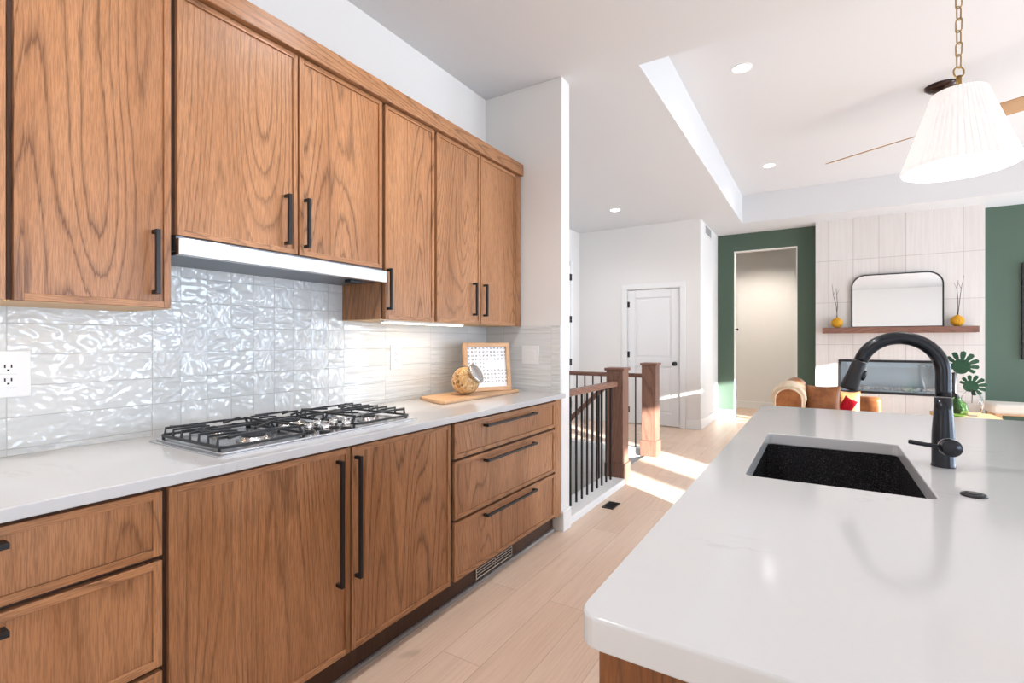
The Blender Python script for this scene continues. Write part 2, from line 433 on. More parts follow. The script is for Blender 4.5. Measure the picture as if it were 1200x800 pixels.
# right-hand wall with its windows, wall behind the camera
r = MB(); ys = [-3.6] + [v for ab in WIN for v in ab] + [8.87]
for i in range(0, len(ys), 2): r.box(5.4, 5.5, ys[i], ys[i+1], 0, HZ)
HEAD = [1.93, 2.19, 2.19, 2.19, 2.19]
for (a, b), zh in zip(WIN, HEAD): r.box(5.4, 5.5, a, b, zh, HZ); r.box(5.4, 5.5, a, b, 0, .06)
struct('wall_right', r, 'wall')
for i, (a, b) in enumerate(WIN):
    wf = MB(); t = .035; zh = HEAD[i]
    for (y0, y1, z0, z1) in ((a, a+t, .06, zh), (b-t, b, .06, zh), (a+t, b-t, .06, .06+t), (a+t, b-t, zh-t, zh)): wf.box(5.43, 5.47, y0, y1, z0, z1)
    struct('window_%d' % (i+1), wf, 'black')
q = MB(); q.box(-3.4, .6, -3.6, -3.5, 0, HZ); q.box(3.2, 5.5, -3.6, -3.5, 0, HZ); q.box(.6, 3.2, -3.6, -3.5, 0, .4); q.box(.6, 3.2, -3.6, -3.5, 1.75, HZ)  # unseen opening added here, sized for the light it lets in
struct('wall_back', q, 'wall')

def baseboard(name, x0, x1, y0, y1, h=.135):
    struct(name, box(x0, x1, y0, y1, 0, h), 'trim', .004)
baseboard('baseboard_hall_far', -3.275, -2.585, 7.335, 7.35)
baseboard('baseboard_hall_corner', -1.625, -1.43, 7.335, 7.35)
baseboard('baseboard_hall_right', -1.43, -1.415, 7.335, 8.75)
baseboard('baseboard_far', -1.415, -1.18, 8.735, 8.75)
baseboard('baseboard_corridor', -2.2, .8, 10.185, 10.2)
baseboard('baseboard_far_right', 1.79, 5.4, 8.735, 8.75)
baseboard('baseboard_return', -1.44, -1.425, 2.93, 3.05)
# door opening reveal in the green wall
rv = MB(); rv.box(-1.18, -1.168, 8.748, 8.872, 0, 2.72); rv.box(-.297, -.285, 8.748, 8.872, 0, 2.72); rv.box(-1.168, -.297, 8.748, 8.872, 2.708, 2.72)
struct('trim_opening', rv, 'wall')
hk = thing('wall_hook', 'small black knob on the left jamb of the tall opening in green wall', 'hook', (-1.168, 8.80, 1.45))
MB().lathe([(.012, 0), (.009, .02), (.02, .028), (.022, .04), (.012, .048)], (-1.168, 8.80, 1.45), (1, 0, 0), 16).build('knob', 'black', hk)

# hall door
def panel_door(y, x0, x1, z1, nm, hinge_left=True):
    root = bpy.data.objects.new(nm, None); C.objects.link(root); root.location = (x0, y, 0); root['kind'] = 'structure'
    d = MB(); t = .04; st = .115; p0, p1 = y + .012, y + t - .012
    d.box(x0, x0+st, y, y+t, .012, z1); d.box(x1-st, x1, y, y+t, .012, z1)
    for a, b in ((.012, .2), (.88, 1.01), (z1-.12, z1)): d.box(x0+st, x1-st, y, y+t, a, b)
    for a, b in ((.2, .88), (1.01, z1-.12)):
        d.box(x0+st, x1-st, p0, p1, a, b); d.box(x0+st+.03, x1-st-.03, y+.005, y+t-.005, a+.03, b-.03)
    d.build('door_leaf', 'doorw', root, .005)
    return root
dr = panel_door(7.355, -2.488, -1.722, 2.03, 'door_1')
ks = MB(); ks.lathe([(.032, 0), (.032, .006), (.012, .01), (.012, .035), (.028, .045), (.03, .058), (.022, .068), (.004, .07)], (-1.785, 7.355, .93), (0, -1, 0), 24)
kb = ks.build('door_knob', 'black', dr); kb['label'] = 'black round knob'
for z in (1.815, 1.058, .22):
    h = MB().cyl((-2.488, 7.349, z-.045), .006, .09, n=12).box(-2.486, -2.46, 7.352, 7.356, z-.045, z+.045)
    h.build('door_hinge', 'black', dr)['label'] = 'black butt hinge'
cs = MB(); cs.box(-2.58, -2.50, 7.33, 7.35, 0, 2.045); cs.box(-1.71, -1.63, 7.33, 7.35, 0, 2.045); cs.box(-2.58, -1.63, 7.33, 7.35, 2.045, 2.125)
cs.box(-2.50, -2.492, 7.35, 7.45, 0, 2.045); cs.box(-1.718, -1.71, 7.35, 7.45, 0, 2.045); cs.box(-2.492, -1.718, 7.35, 7.45, 2.036, 2.045)
struct('trim_door', cs, 'trim', .004)
# door on the hall's left wall, seen edge on
d2 = bpy.data.objects.new('door_2', None); C.objects.link(d2); d2.location = (-3.29, 6.55, 0); d2['kind'] = 'structure'
box(-3.288, -3.262, 6.12, 6.945, .012, 2.42).build('door_leaf', 'doorw', d2, .004)
for z in (2.246, 1.598, .937, .28):
    MB().cyl((-3.252, 6.955, z-.05), .009, .1, n=12).box(-3.262, -3.256, 6.915, 6.955, z-.05, z+.05).build('door_hinge', 'black', d2)['label'] = 'black butt hinge'
struct('trim_side_door', box(-3.29, -3.268, 6.965, 7.05, 0, 2.5), 'trim', .003)

# air grille on the hall's end wall
vg = thing('air_vent_grille', 'white return air grille high on the wall beside green wall', 'vent', (-1.43, 7.89, 2.85))
box(-1.43, -1.422, 7.64, 8.14, 2.83, 3.0-.012).build('frame', 'trim', vg, .002)
v = MB()
for i in range(9): v.box(-1.422, -1.418, 7.68+.05*i, 7.705+.05*i, 2.85, 2.968)
v.build('louvre', 'grey_grille', vg)

# ------------------------------------------------------------------ stairwell and guards
st = MB()
for i in range(12):
    st.box(hx1-.21*(i+1), hx1-.21*i, 4.37, hy1, -.195*(i+1)-.25, -.195*(i+1)) if hx1-.21*(i+1) > -3.28 else None
st.box(-3.29, hx1, hy0, hy1, -2.6, -2.5)
struct('stairs', st, 'carpet')
wl = MB(); wl.box(-3.29, hx1, hy1-.012, hy1, -2.5, -.0); wl.box(hx1-.012, hx1, hy0, hy1-.012, -2.5, -.005)
struct('wall_stairwell', wl, 'trim')
struct('trim_stair_curb', box(-1.64, -1.44, 3.05, 4.183, 0, .055), 'trim', .006)
struct('trim_stair_curb_far', box(-3.29, -1.672, 5.40, 5.52, 0, .07), 'trim', .006)

def newel(x, y, label):
    t = thing('newel_post', label, 'post', (x, y, 0), 'square stair newels')
    box(x-.09, x+.09, y-.09, y+.09, 0, .17).build('base_block', 'walnut_z', t, .004)
    box(x-.077, x+.077, y-.077, y+.077, .17, .995).build('shaft', 'walnut_z', t, .003)
    box(x-.092, x+.092, y-.092, y+.092, .995, 1.02).build('cap', 'walnut_x', t, .006)
newel(-1.543, 4.275, 'square brown wooden newel post at the near guard rail')
newel(-1.583, 5.44, 'square brown wooden newel post farther away, nearest the white hall door')

def guard(label, p0, p1, ztop, zb, n, first, step, axis, m):
    t = thing('stair_guard', label, 'railing', (p0[0], p0[1], zb), 'stair guard rails')
    if axis == 'y': rl = box(p0[0]-.03, p0[0]+.03, p0[1], p1[1], ztop-.045, ztop)
    else: rl = box(p0[0], p1[0], p0[1]-.03, p0[1]+.03, ztop-.045, ztop)
    rl.build('handrail', m, t, .006)
    for i in range(n):
        x, y = (p0[0], first+step*i) if axis == 'y' else (first+step*i, p0[1])
        box(x-.0065, x+.0065, y-.0065, y+.0065, zb, ztop-.045).build('baluster', 'black', t)
guard('near stair guard with brown handrail and thin black balusters beside kitchen wall', (-1.54, 3.052), (-1.54, 4.197), .903, .055, 11, 3.077, .1015, 'y', 'walnut_y')
guard('far stair guard with brown handrail and black balusters in front of white door', (-3.288, 5.46), (-1.662, 5.46), .895, .07, 15, -3.20, .103, 'x', 'walnut_x')
t = thing('stair_handrail', 'sloping brown handrail descending into the stairwell behind near guard', 'railing', (-1.622, 4.275, .0))
sl = .93
MB().prism([(-1.622, .905), (-1.622, .85), (-2.75, .85-sl*1.128), (-2.75, .905-sl*1.128)], 'xz', 4.25, 4.30).build('handrail', 'walnut_x', t, .005)
MB().prism([(-1.64, .04), (-1.64, -.3), (-2.75, -.3-sl*1.11), (-2.75, .04-sl*1.11)], 'xz', 4.235, 4.315).build('stringer', 'trim', t, .003)
for i in range(9):
    x = -1.72-.115*i; zt = .875-sl*(-1.622-x); zb = .035-sl*(-1.64-x)
    box(x-.0065, x+.0065, 4.2685, 4.2815, zb-.02, zt).build('baluster', 'black', t)

# floor register
t = thing('floor_register', 'small black floor register in pale wood floor by the stair guard', 'vent', (-1.35, 3.6, 0))
fr = MB(); fr.box(-1.395, -1.305, 3.52, 3.535, 0, .006); fr.box(-1.395, -1.305, 3.665, 3.68, 0, .006); fr.box(-1.395, -1.383, 3.535, 3.665, 0, .006); fr.box(-1.317, -1.305, 3.535, 3.665, 0, .006)
fr.build('frame', 'black', t)
sr = MB().box(-1.383, -1.317, 3.535, 3.665, 0, .002)
for i in range(8): sr.box(-1.383, -1.317, 3.541+.0155*i, 3.549+.0155*i, .002, .005)
sr.build('slats', 'black', t)

# ------------------------------------------------------------------ backsplash
bs = MB(); bs.box(-2.05, -2.04, -3.4, 2.93, .915, 1.62)
o = struct('wall_backsplash_left', bs, 'tile')
struct('wall_backsplash_return', box(-2.04, -1.447, 2.92, 2.93, .915, 1.36), 'tile')

# ------------------------------------------------------------------ kitchen run
def handle(parent, x, y0, y1, z0, z1, s=.0125, proj=.034):
    """square bar pull on the face x; longest along y or z"""
    h = MB()
    if z1-z0 > y1-y0:
        ym = (y0+y1)/2
        h.box(x+proj-s, x+proj, ym-s/2, ym+s/2, z0, z1)
        for z in (z0, z1-s): h.box(x, x+proj-s, ym-s/2, ym+s/2, z, z+s)
    else:
        zm = (z0+z1)/2
        h.box(x+proj-s, x+proj, y0, y1, zm-s/2, zm+s/2)
        for y in (y0, y1-s): h.box(x, x+proj-s, y, y+s, zm-s/2, zm+s/2)
    h.build('handle', 'black', parent, .0012)['label'] = 'matte black bar handle'

def front(name, parent, xf, y0, y1, z0, z1, hd=None, s=.02, th=.02, rec=.006):
    d = MB()
    d.box(xf-th, xf, y0, y0+s, z0, z1, 0); d.box(xf-th, xf, y1-s, y1, z0, z1, 0)
    d.box(xf-th, xf, y0+s, y1-s, z0, z0+s, 1); d.box(xf-th, xf, y0+s, y1-s, z1-s, z1, 1)
    d.box(xf-th, xf-rec, y0+s, y1-s, z0+s, z1-s, 0)
    o = d.build(name, ['oak_z', 'oak_y'], parent, .0010, 1)
    if hd: handle(o, xf, *hd)
    return o

XB, XU = -1.44, -1.746
DR = [(.703, .869), (.418, .690), (.131, .405)]
# near drawer unit
t = thing('base_cabinet', 'three-drawer oak base cabinet nearest the camera, left of the cooktop doors', 'cabinet', (-1.75, .05, .11), 'oak base cabinets')
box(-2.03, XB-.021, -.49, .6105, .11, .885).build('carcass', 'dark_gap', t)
for (a, b), hz in zip(DR, (.836, .655, .37)): front('drawer', t, XB, -.475, .604, a, b, (-.20, .314, hz-.006, hz+.006))
# cooktop doors
t = thing('base_cabinet', 'wide oak base cabinet with two tall doors under the cooktop', 'cabinet', (-1.75, 1.2, .11), 'oak base cabinets')
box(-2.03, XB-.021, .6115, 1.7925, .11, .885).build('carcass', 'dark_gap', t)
front('door', t, XB, .620, 1.2055, .131, .871, (1.142, 1.155, .392, .836))
front('door', t, XB, 1.2125, 1.778, .131, .871, (1.223, 1.236, .395, .838))
# far drawer unit
t = thing('base_cabinet', 'three-drawer oak base cabinet at the far end beside white wall', 'cabinet', (-1.75, 2.35, .11), 'oak base cabinets')
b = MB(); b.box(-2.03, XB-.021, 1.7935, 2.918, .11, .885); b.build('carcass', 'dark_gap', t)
box(XB-.021, XB-.002, 2.838, 2.918, .115, .885).build('filler_strip', 'oak_z', t)
for (a, b), hz in zip(DR, (.832, .655, .379)): front('drawer', t, XB, 1.808, 2.832, a, b, (2.037, 2.551, hz-.006, hz+.006))
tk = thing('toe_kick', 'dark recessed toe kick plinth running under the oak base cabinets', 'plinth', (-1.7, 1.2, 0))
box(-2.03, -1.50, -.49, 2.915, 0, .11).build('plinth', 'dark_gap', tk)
box(-1.50, -1.488, -.49, 2.915, 0, .018).build('shoe_strip', 'grey_grille', tk)
tv = thing('toe_kick_vent', 'silver heating grille set in the toe kick under far drawers', 'vent', (-1.49, 2.2, .06))
vv = MB(); vv.box(-1.4995, -1.494, 2.05, 2.40, .03, .037); vv.box(-1.4995, -1.494, 2.05, 2.40, .093, .10); vv.box(-1.4995, -1.494, 2.05, 2.056, .037, .093); vv.box(-1.4995, -1.494, 2.394, 2.40, .037, .093); vv.box(-1.4995, -1.494, 2.222, 2.228, .037, .093)
vv.build('frame', 'steel', tv)
vv = MB().box(-1.4995, -1.498, 2.056, 2.394, .037, .093, 1)
for z in (.05, .064, .078): vv.box(-1.498, -1.494, 2.056, 2.394, z, z+.004, 0)
vv.build('slats', ['steel', 'slot'], tv)

# worktop of the run
wt = MB().box(-2.04, -1.405, -.6, 2.92, .8852, .915).build('worktop', 'quartz', None, .003)
tag(wt, 'long white quartz worktop along the tiled kitchen wall', 'worktop')

# upper cabinets
def upper(label, y0, y1, z0, fronts, ztop=2.455):
    t = thing('wall_cabinet', label, 'cabinet', (-1.9, (y0+y1)/2, z0), 'oak wall cabinets')
    box(-2.0395, XU-.021, y0+.0005, y1-.0005, z0+.004, ztop).build('carcass', 'oak_z', t)
    box(XU-.021, XU-.0205, y0+.0005, y1-.0005, z0+.004, 2.386).build('face_frame', 'dark_gap', t)  # thin strip coloured dark as painted shadow between the doors
    if z0 < 1.5: box(-2.0395, XU-.021, y0+.0005, y1-.0005, z0, z0+.004).build('bottom_panel', 'maple', t)['label'] = 'pale maple underside panel'
    for a, b, h in fronts:
        if h == 'filler': box(XU-.021, XU-.001, a, b, z0, 2.383).build('filler_strip', 'oak_z', t)
        else: front('door', t, XU, a, b, z0+.002, 2.383, h)
    return t
upper('oak wall cabinet partly cut off by left edge of the photo', -.02, .388, 1.358, [(-.01, .382, (.0, .013, 1.40, 1.598))])
upper('single-door oak wall cabinet left of the range hood', .388, .766, 1.358, [(.396, .757, (.702, .715, 1.40, 1.598))])
upper('short two-door oak wall cabinet directly above the range hood', .766, 1.657, 1.594, [(.775, 1.2055, (1.146, 1.159, 1.625, 1.819)), (1.2125, 1.649, (1.231, 1.244, 1.626, 1.822))])
upper('narrow single-door oak wall cabinet just right of the range hood', 1.657, 2.03, 1.358, [(1.668, 2.020, (1.674, 1.687, 1.404, 1.60))])
upper('two-door oak wall cabinet at the far end above framed print', 2.03, 2.918, 1.358, [(2.040, 2.4405, (2.362, 2.375, 1.407, 1.602)), (2.4475, 2.852, (2.468, 2.481, 1.407, 1.602)), (2.858, 2.917, 'filler')])
cm = MB().box(XU-.021, XU+.022, -.6, 2.918, 2.388, 2.466).build('crown_moulding', 'oak_y', None, .003)
tag(cm, 'oak crown moulding running along the top of the wall cabinets', 'moulding')

# range hood
t = thing('range_hood', 'slim stainless range hood under the short oak cabinet', 'range hood', (-1.9, 1.2, 1.53))
box(-2.039, -1.745, .770, 1.653, 1.545, 1.592).build('body', 'darksteel', t)
MB().box(-1.745, -1.722, .768, 1.655, 1.530, 1.584).build('front_panel', 'steel', t, .002)
gq = MB(); gq.box(-2.035, -1.76, .78, 1.645, 1.534, 1.545)
gq.build('filter', 'darksteel', t)
gq = MB()
for yy in (1.50,): gq.box(-1.83, -1.79, yy, yy+.06, 1.522, 1.534)
gq.build('switch_block', 'black', t)

# under cabinet light
t = thing('under_cabinet_light', 'glowing warm LED bar under the far oak wall cabinets', 'light', (-1.82, 2.0, 1.35))
box(-1.842, -1.808, 1.72, 2.36, 1.348, 1.358).build('housing', 'white_plastic', t)
box(-1.838, -1.812, 1.73, 2.35, 1.345, 1.348).build('diffuser', 'ledw', t)
l = light('under_cabinet_lamp', 'AREA', (-1.825, 2.04, 1.343), 1.3, (1, .80, .60), (0, 0, PI/2), .6, .025)
l = light('under_cabinet_lamp', 'AREA', (-1.825, .40, 1.343), .7, (1, .80, .58), (0, 0, PI/2), .6, .025)

# ------------------------------------------------------------------ cooktop
CX0, CX1, CY0, CY1, CZ = -1.925, -1.475, .762, 1.605, .915
ct = thing('gas_cooktop', 'stainless five-burner gas cooktop with black iron grates', 'cooktop', (-1.7, 1.18, CZ))
p = MB(); p.prism(rrect(CX0, CX1, CY0, CY1, .018), 'xy', CZ, CZ+.005); p.prism(rrect(CX0+.015, CX1-.015, CY0+.015, CY1-.015, .015), 'xy', CZ+.005, CZ+.011)
p.build('steel_top', 'steel', ct, .0015)
def burner(x, y, r):
    bm = MB().lathe([(r*1.25, 0), (r*1.25, .004), (r, .006), (r, .014), (r*.9, .016)], (x, y, CZ+.011), n=28).build('burner', 'steel', ct)
    MB().lathe([(r*.85, 0), (r*.88, .003), (r*.85, .008), (r*.3, .0095), (.001, .0095)], (x, y, CZ+.027), n=28).build('burner_cap', 'iron', bm)
burner(-1.60, .94, .043); burner(-1.80, .94, .036); burner(-1.60, 1.43, .036); burner(-1.80, 1.43, .043); burner(-1.79, 1.185, .056)
def bar(mb, pts, s=.0036): mb.tube(pts, s, square=True)
ZG = CZ+.048; ZL = CZ+.022
def grate(x0, x1, y0, y1, side, bx):
    """rounded outer rail low down, seven raised fingers springing from one side, diagonals to the burners"""
    g = MB()
    ring = rrect(x0, x1, y0, y1, .02, 4)
    g.tube([(x, y, ZL) for x, y in ring], .0040, closed=True, square=True)
    for fx, fy in ((x0+.02, y0), (x1-.02, y0), (x0+.02, y1), (x1-.02, y1)):
        g.cyl((fx, fy, CZ+.011), .005, ZL-CZ-.011, n=8)
    ys = [(y0, 1)] if side < 0 else [(y1, -1)]
    if side == 0: ys = [(y0, 1), (y1, -1)]
    n = 7 if side else 4
    yl = y1 - y0
    for ye, dr_ in ys:
        for i in range(n):
            x = x0+.03+(x1-x0-.06)*i/(n-1)
            L = yl*(.94 if side and i in (0, 3, 6) else (.40 if side else .34))
            bar(g, [(x, ye, ZL), (x, ye+dr_*.002, ZG), (x, ye+dr_*L*.7, ZG), (x, ye+dr_*L, ZG-.004)])
    yo = y1 if side < 0 else y0
    if side:
        for i in (0, 3, 6):
            x = x0+.03+(x1-x0-.06)*i/6; bar(g, [(x, yo, ZL), (x, yo+side*.012, ZG-.002)])
        ym = (y0+y1)/2
        for cx in bx:
            for a in (-1, 1):
                for b in (-1, 1):
                    bar(g, [(cx+a*.085, ym+b*yl*.42, ZG), (cx+a*.028, ym+b*.03, ZG-.003)])
        bar(g, [(x0+.03, yo+side*yl*.05, ZG), (x1-.03, yo+side*yl*.05, ZG)])
    else:
        bar(g, [(x0+.01, y0+.03, ZG), (x0+.01, y1-.03, ZG)])
    return g
grate(CX0+.03, CX1-.03, CY0+.028, 1.075, -1, (-1.60, -1.80)).build('grate', 'iron', ct)
grate(CX0+.03, -1.665, 1.085, 1.285, 0, ()).build('grate', 'iron', ct)
grate(CX0+.03, CX1-.03, 1.295, CY1-.028, 1, (-1.60, -1.80)).build('grate', 'iron', ct)
for kx, ky in ((-1.565, 1.125), (-1.515, 1.155), (-1.60, 1.185), (-1.565, 1.23), (-1.515, 1.25)):
    kn = MB().lathe([(.021, 0), (.021, .006), (.014, .008)], (kx, ky, CZ+.011), n=20).build('knob', 'black', ct)
    MB().lathe([(.015, 0), (.0165, .004), (.0165, .022), (.014, .026), (.001, .026)], (kx, ky, CZ+.018), n=20).box(kx-.014, kx+.014, ky-.004, ky+.004, CZ+.042, CZ+.052).build('knob_grip', 'chrome', kn, .001)

# ------------------------------------------------------------------ things on the worktop and wall
def outlet(y, z, label, w=.1):
    t = thing('wall_outlet', label, 'outlet', (-2.04, y, z), 'wall outlets')
    box(-2.04, -2.034, y-w/2, y+w/2, z-.069, z+.069).build('cover_plate', 'white_plastic', t, .002)
    for dz, nm in ((.02, 'upper'), (-.02, 'lower')):
        r_ = box(-2.034, -2.0315, y-.02, y+.02, z+dz-.0195, z+dz+.0195).build('receptacle', 'white_plastic', t, .001)
        m = MB()
        for dy in (-.007, .007): m.box(-2.0315, -2.0305, y+dy-.0016, y+dy+.0016, z+dz-.001, z+dz+.009)
        m.box(-2.0315, -2.0305, y-.0025, y+.0025, z+dz-.010, z+dz-.005)
        m.build('socket_slots', 'slot', r_)
outlet(.4495, 1.157, 'white wall outlet on glossy tile under the cut-off left cabinet')
outlet(2.026, 1.166, 'white wall outlet on tile between cooktop and framed print', .086)
t = thing('light_switch', 'white two-rocker light switch on the tiled end wall', 'switch', (-1.669, 2.92, 1.162))
box(-1.736, -1.602, 2.914, 2.92, 1.099, 1.225).build('cover_plate', 'white_plastic', t, .002)
for x in (-1.692, -1.646): box(x-.017, x+.017, 2.911, 2.914, 1.129, 1.195).build('rocker', 'white_plastic', t, .001)

bd = MB(); bd.prism([(-1.975, 2.165), (-1.965, 2.15), (-1.72, 2.043), (-1.705, 2.055), (-1.70, 2.82), (-1.72, 2.835), (-1.975, 2.835), (-1.985, 2.82)], 'xy', .9155, .935)
cb = thing('cutting_board', 'pale wooden cutting board lying on worktop under the jar', 'board', (-1.8, 2.4, .9155))
bd.build('board', 'board', cb, .004)

# leaning framed print
ph = .31
fr = bpy.data.objects.new('framed_print', None); C.objects.link(fr); tag(fr, 'pale wood framed black and white print standing on the cutting board behind the jar', 'picture')
lean = math.radians(6)
fw = .339
# local: y along width, z up, x out of the face
fm = MB(); b_ = .026
fm.box(-.02, .004, 0, b_, 0, ph); fm.box(-.02, .004, fw-b_, fw, 0, ph); fm.box(-.02, .004, b_, fw-b_, 0, b_); fm.box(-.02, .004, b_, fw-b_, ph-b_, ph)
o = fm.build('frame', 'board', None, .002); o.parent = fr
o = box(-.016, -.010, b_, fw-b_, b_, ph-b_).build('print', 'print', None); o.parent = fr
fr.location = (-1.870, 2.452, .9352+.02*math.sin(lean)); fr.rotation_euler = (0, -lean, -math.radians(25.9))

# glass jar of granola, lying tipped with its lid facing the room
jar = bpy.data.objects.new('glass_jar', None); C.objects.link(jar); tag(jar, 'round tilted glass jar with metal lid on the wooden cutting board', 'jar')
R = .086
prof = [(.03, -R*.93)] + [(R*math.cos(math.radians(a)), R*math.sin(math.radians(a))) for a in range(-66, 50, 8)] + [(R*.62, R*.80), (R*.62, R*.92)]
inner = [(r-.003, h) for r, h in prof][::-1]; inner[-1] = (.026, -R*.93+.004)
o = MB().lathe(prof+inner, n=36).build('bowl', 'glassclear', None); o.parent = jar
o = MB().lathe([(R*.66, R*.93), (R*.71, R*.94), (R*.71, R*1.06), (R*.64, R*1.10), (.001, R*1.10)], n=36).build('lid', 'steel', None); o.parent = jar; o['label'] = 'round brushed metal lid'
jd = Vector((.85, .15, .5)).normalized()
jar.rotation_euler = jd.to_track_quat('Z', 'Y').to_euler()
jar.location = (-1.800, 2.361, .935+R+.0005)
gr = MB()
gr.ellipsoid((0, 0, 0), (R*.955, R*.955, R*.955), 32, 20)
for v in gr.b.verts:
    h_ = v.co.dot(jd)
    if h_ > R*.70: v.co -= jd*(h_-R*.70)
o = gr.build('granola', 'granola', None); o.location = jar.location
tag(o, 'golden granola filling the round glass jar', 'food', kind='stuff')

# ------------------------------------------------------------------ island
IX0, IX1, IY0, IY1, IZ0, IZ = -.258, .87, .566, 2.945, .875, .915
SX0, SX1, SY0, SY1 = -.16, .218, 1.381, 2.055
ic = thing('kitchen_island', 'dark oak island cabinet carrying the white worktop with sink', 'island', (.3, 1.75, 0))
y0, y1, x0, x1 = IY0+.02, IY1-.03, IX0+.022, IX1-.3
box(x0, x1, y0, y0+.02, .10, IZ0).build('end_panel', 'island_oak', ic, .002)
box(x0, x1, y1-.02, y1, .10, IZ0).build('end_panel', 'island_oak', ic, .002)
box(x0, x0+.02, y0+.02, y1-.02, .10, IZ0).build('front_panel', 'island_oak', ic, .002)
box(x1-.02, x1, y0+.02, y1-.02, .10, IZ0).build('back_panel', 'island_oak', ic, .002)
box(x0+.02, x1-.02, y0+.02, y1-.02, .10, .12).build('bottom_panel', 'dark_gap', ic)
box(x0+.06, x1-.03, y0+.03, y1-.03, 0, .10).build('plinth', 'dark_gap', ic)
# worktop with the sink cut out
it = MB()
outer = rrect(IX0, IX1, IY0, IY1, .028, 6); hole = rrect(SX0, SX1, SY0, SY1, .018, 6)
def plate_with_hole(mb, outer, hole, z0, z1):
    for z in (z0, z1):
        O = [mb.b.verts.new((x, y, z)) for x, y in outer]; H = [mb.b.verts.new((x, y, z)) for x, y in hole]
        if z == z0: O0, H0 = O, H
        n = len(O)
        for i in range(n): mb.b.faces.new((O[i], O[(i+1) % n], H[(i+1) % n], H[i]))
    n = len(outer)
    for i in range(n):
        mb.b.faces.new((O0[i], O0[(i+1) % n], O[(i+1) % n], O[i])); mb.b.faces.new((H0[i], H0[(i+1) % n], H[(i+1) % n], H[i]))
plate_with_hole(it, outer, hole, IZ0, IZ)
o = it.build('island_worktop', 'quartz', None, .004, 3); tag(o, 'large white quartz island worktop with rounded near corner', 'worktop')
# sink
sk = thing('kitchen_sink', 'black granite undermount sink in the white island worktop', 'sink', (.03, 1.72, .65))
sb = MB(); e = .004; sz = .655
ho = rrect(SX0-.012, SX1+.012, SY0-.012, SY1+.012, .03, 5); hi = rrect(SX0-e, SX1+e, SY0-e, SY1+e, .025, 5); hb = rrect(SX0+.01, SX1-.01, SY0+.01, SY1-.01, .03, 5)
sb.rings([[(x, y, IZ0-.0005) for x, y in ho], [(x, y, sz-.012) for x, y in ho]], caps=False, smooth=False)
sb.rings([[(x, y, IZ0-.0005) for x, y in hi], [(x, y, sz+.02) for x, y in hi], [(x, y, sz) for x, y in hb]], caps=False, smooth=False)
n = len(ho)
T = [sb.b.verts.new((x, y, IZ0-.0005)) for x, y in ho]; T2 = [sb.b.verts.new((x, y, IZ0-.0005)) for x, y in hi]
for i in range(n): sb.b.faces.new((T[i], T[(i+1) % n], T2[(i+1) % n], T2[i]))
sb.b.faces.new([sb.b.verts.new((x, y, sz)) for x, y in hb]); sb.b.faces.new([sb.b.verts.new((x, y, sz-.012)) for x, y in ho][::-1])
bmesh.ops.remove_doubles(sb.b, verts=sb.b.verts, dist=1e-5)
sb.build('bowl', 'granite', sk)
MB().lathe([(.045, 0), (.045, .003), (.036, .003), (.03, .001), (.001, .001)], (.03, 1.9, sz+.0005), n=28).build('drain', 'chrome', sk)

# faucet
FXc, FYc = .286, 1.757
fa = thing('kitchen_faucet', 'black gooseneck pull-down faucet beside the island sink', 'faucet', (FXc, FYc, IZ))
MB().lathe([(.0265, 0), (.0265, .003), (.025, .006), (.025, .062), (.0245, .09), (.0205, .15), (.0192, .187)], (FXc, FYc, IZ), n=36).build('body', 'faucet', fa)
zc = 1.168; Rr = .094
path = [(FXc, FYc, IZ+.190)] + [(FXc, FYc, z) for z in (1.12, 1.15)]
for i in range(0, 33):
    a = math.radians(i*162/32); path.append((FXc-Rr+Rr*math.cos(a), FYc, zc+Rr*1.02*math.sin(a)))
MB().tube(path, .0178, 20).build('spout', 'faucet', fa)
e1 = Vector(path[-1]); dv = (Vector(path[-1])-Vector(path[-2])).normalized()
hdm = MB().lathe([(.0178, .002), (.0195, .006), (.0195, .04), (.0228, .080), (.0222, .088), (.018, .09), (.016, .086), (.001, .086)], e1, dv, 32).build('spray_head', 'black', fa)
side = Vector((1, 0, 0)) - dv*dv.x; side.normalize()
bt = MB()
c0 = e1+dv*.022+side*.0185; c1 = e1+dv*.052+side*.0212
bt.tube([c0, c0*.7+c1*.3, c0*.3+c1*.7, c1], [.006, .008, .008, .006], 12); bt.build('spray_button', 'faucet', hdm)
hz = .974
hub = MB().lathe([(.0185, .015), (.0215, .027), (.0225, .033), (.0225, .054), (.021, .058), (.001, .058)], (FXc, FYc, hz), (.18, -.98, 0), 28)
hub.build('handle_hub', 'faucet', fa)
MB().lathe([(.023, .0265), (.023, .0325)], (FXc, FYc, hz), (.18, -.98, 0), 28).build('trim_ring', 'chrome', fa)['label'] = 'chrome ring'
hc = Vector((FXc, FYc, hz)) + Vector((.18, -.98, 0))*.045
MB().tube([hc, hc+Vector((-.05, 0, .003)), hc+Vector((-.085, .002, .0075)), hc+Vector((-.088, .002, .0078))], [.0062, .0058, .0062, .004], 12).build('lever', 'faucet', fa)
sc = thing('sink_hole_cover', 'low round black cap set in the island worktop near faucet', 'cap', (.288, 1.455, IZ))
MB().lathe([(.023, 0), (.023, .003), (.020, .0055), (.015, .0055), (.0145, .004), (.001, .004)], (.288, 1.455, IZ), n=28).build('cap', 'black', sc)
MB().lathe([(.0142, 0), (.0142, .0022), (.012, .0028), (.001, .0028)], (.288, 1.455, IZ+.0042), n=24).build('push_button', 'faucet', sc)

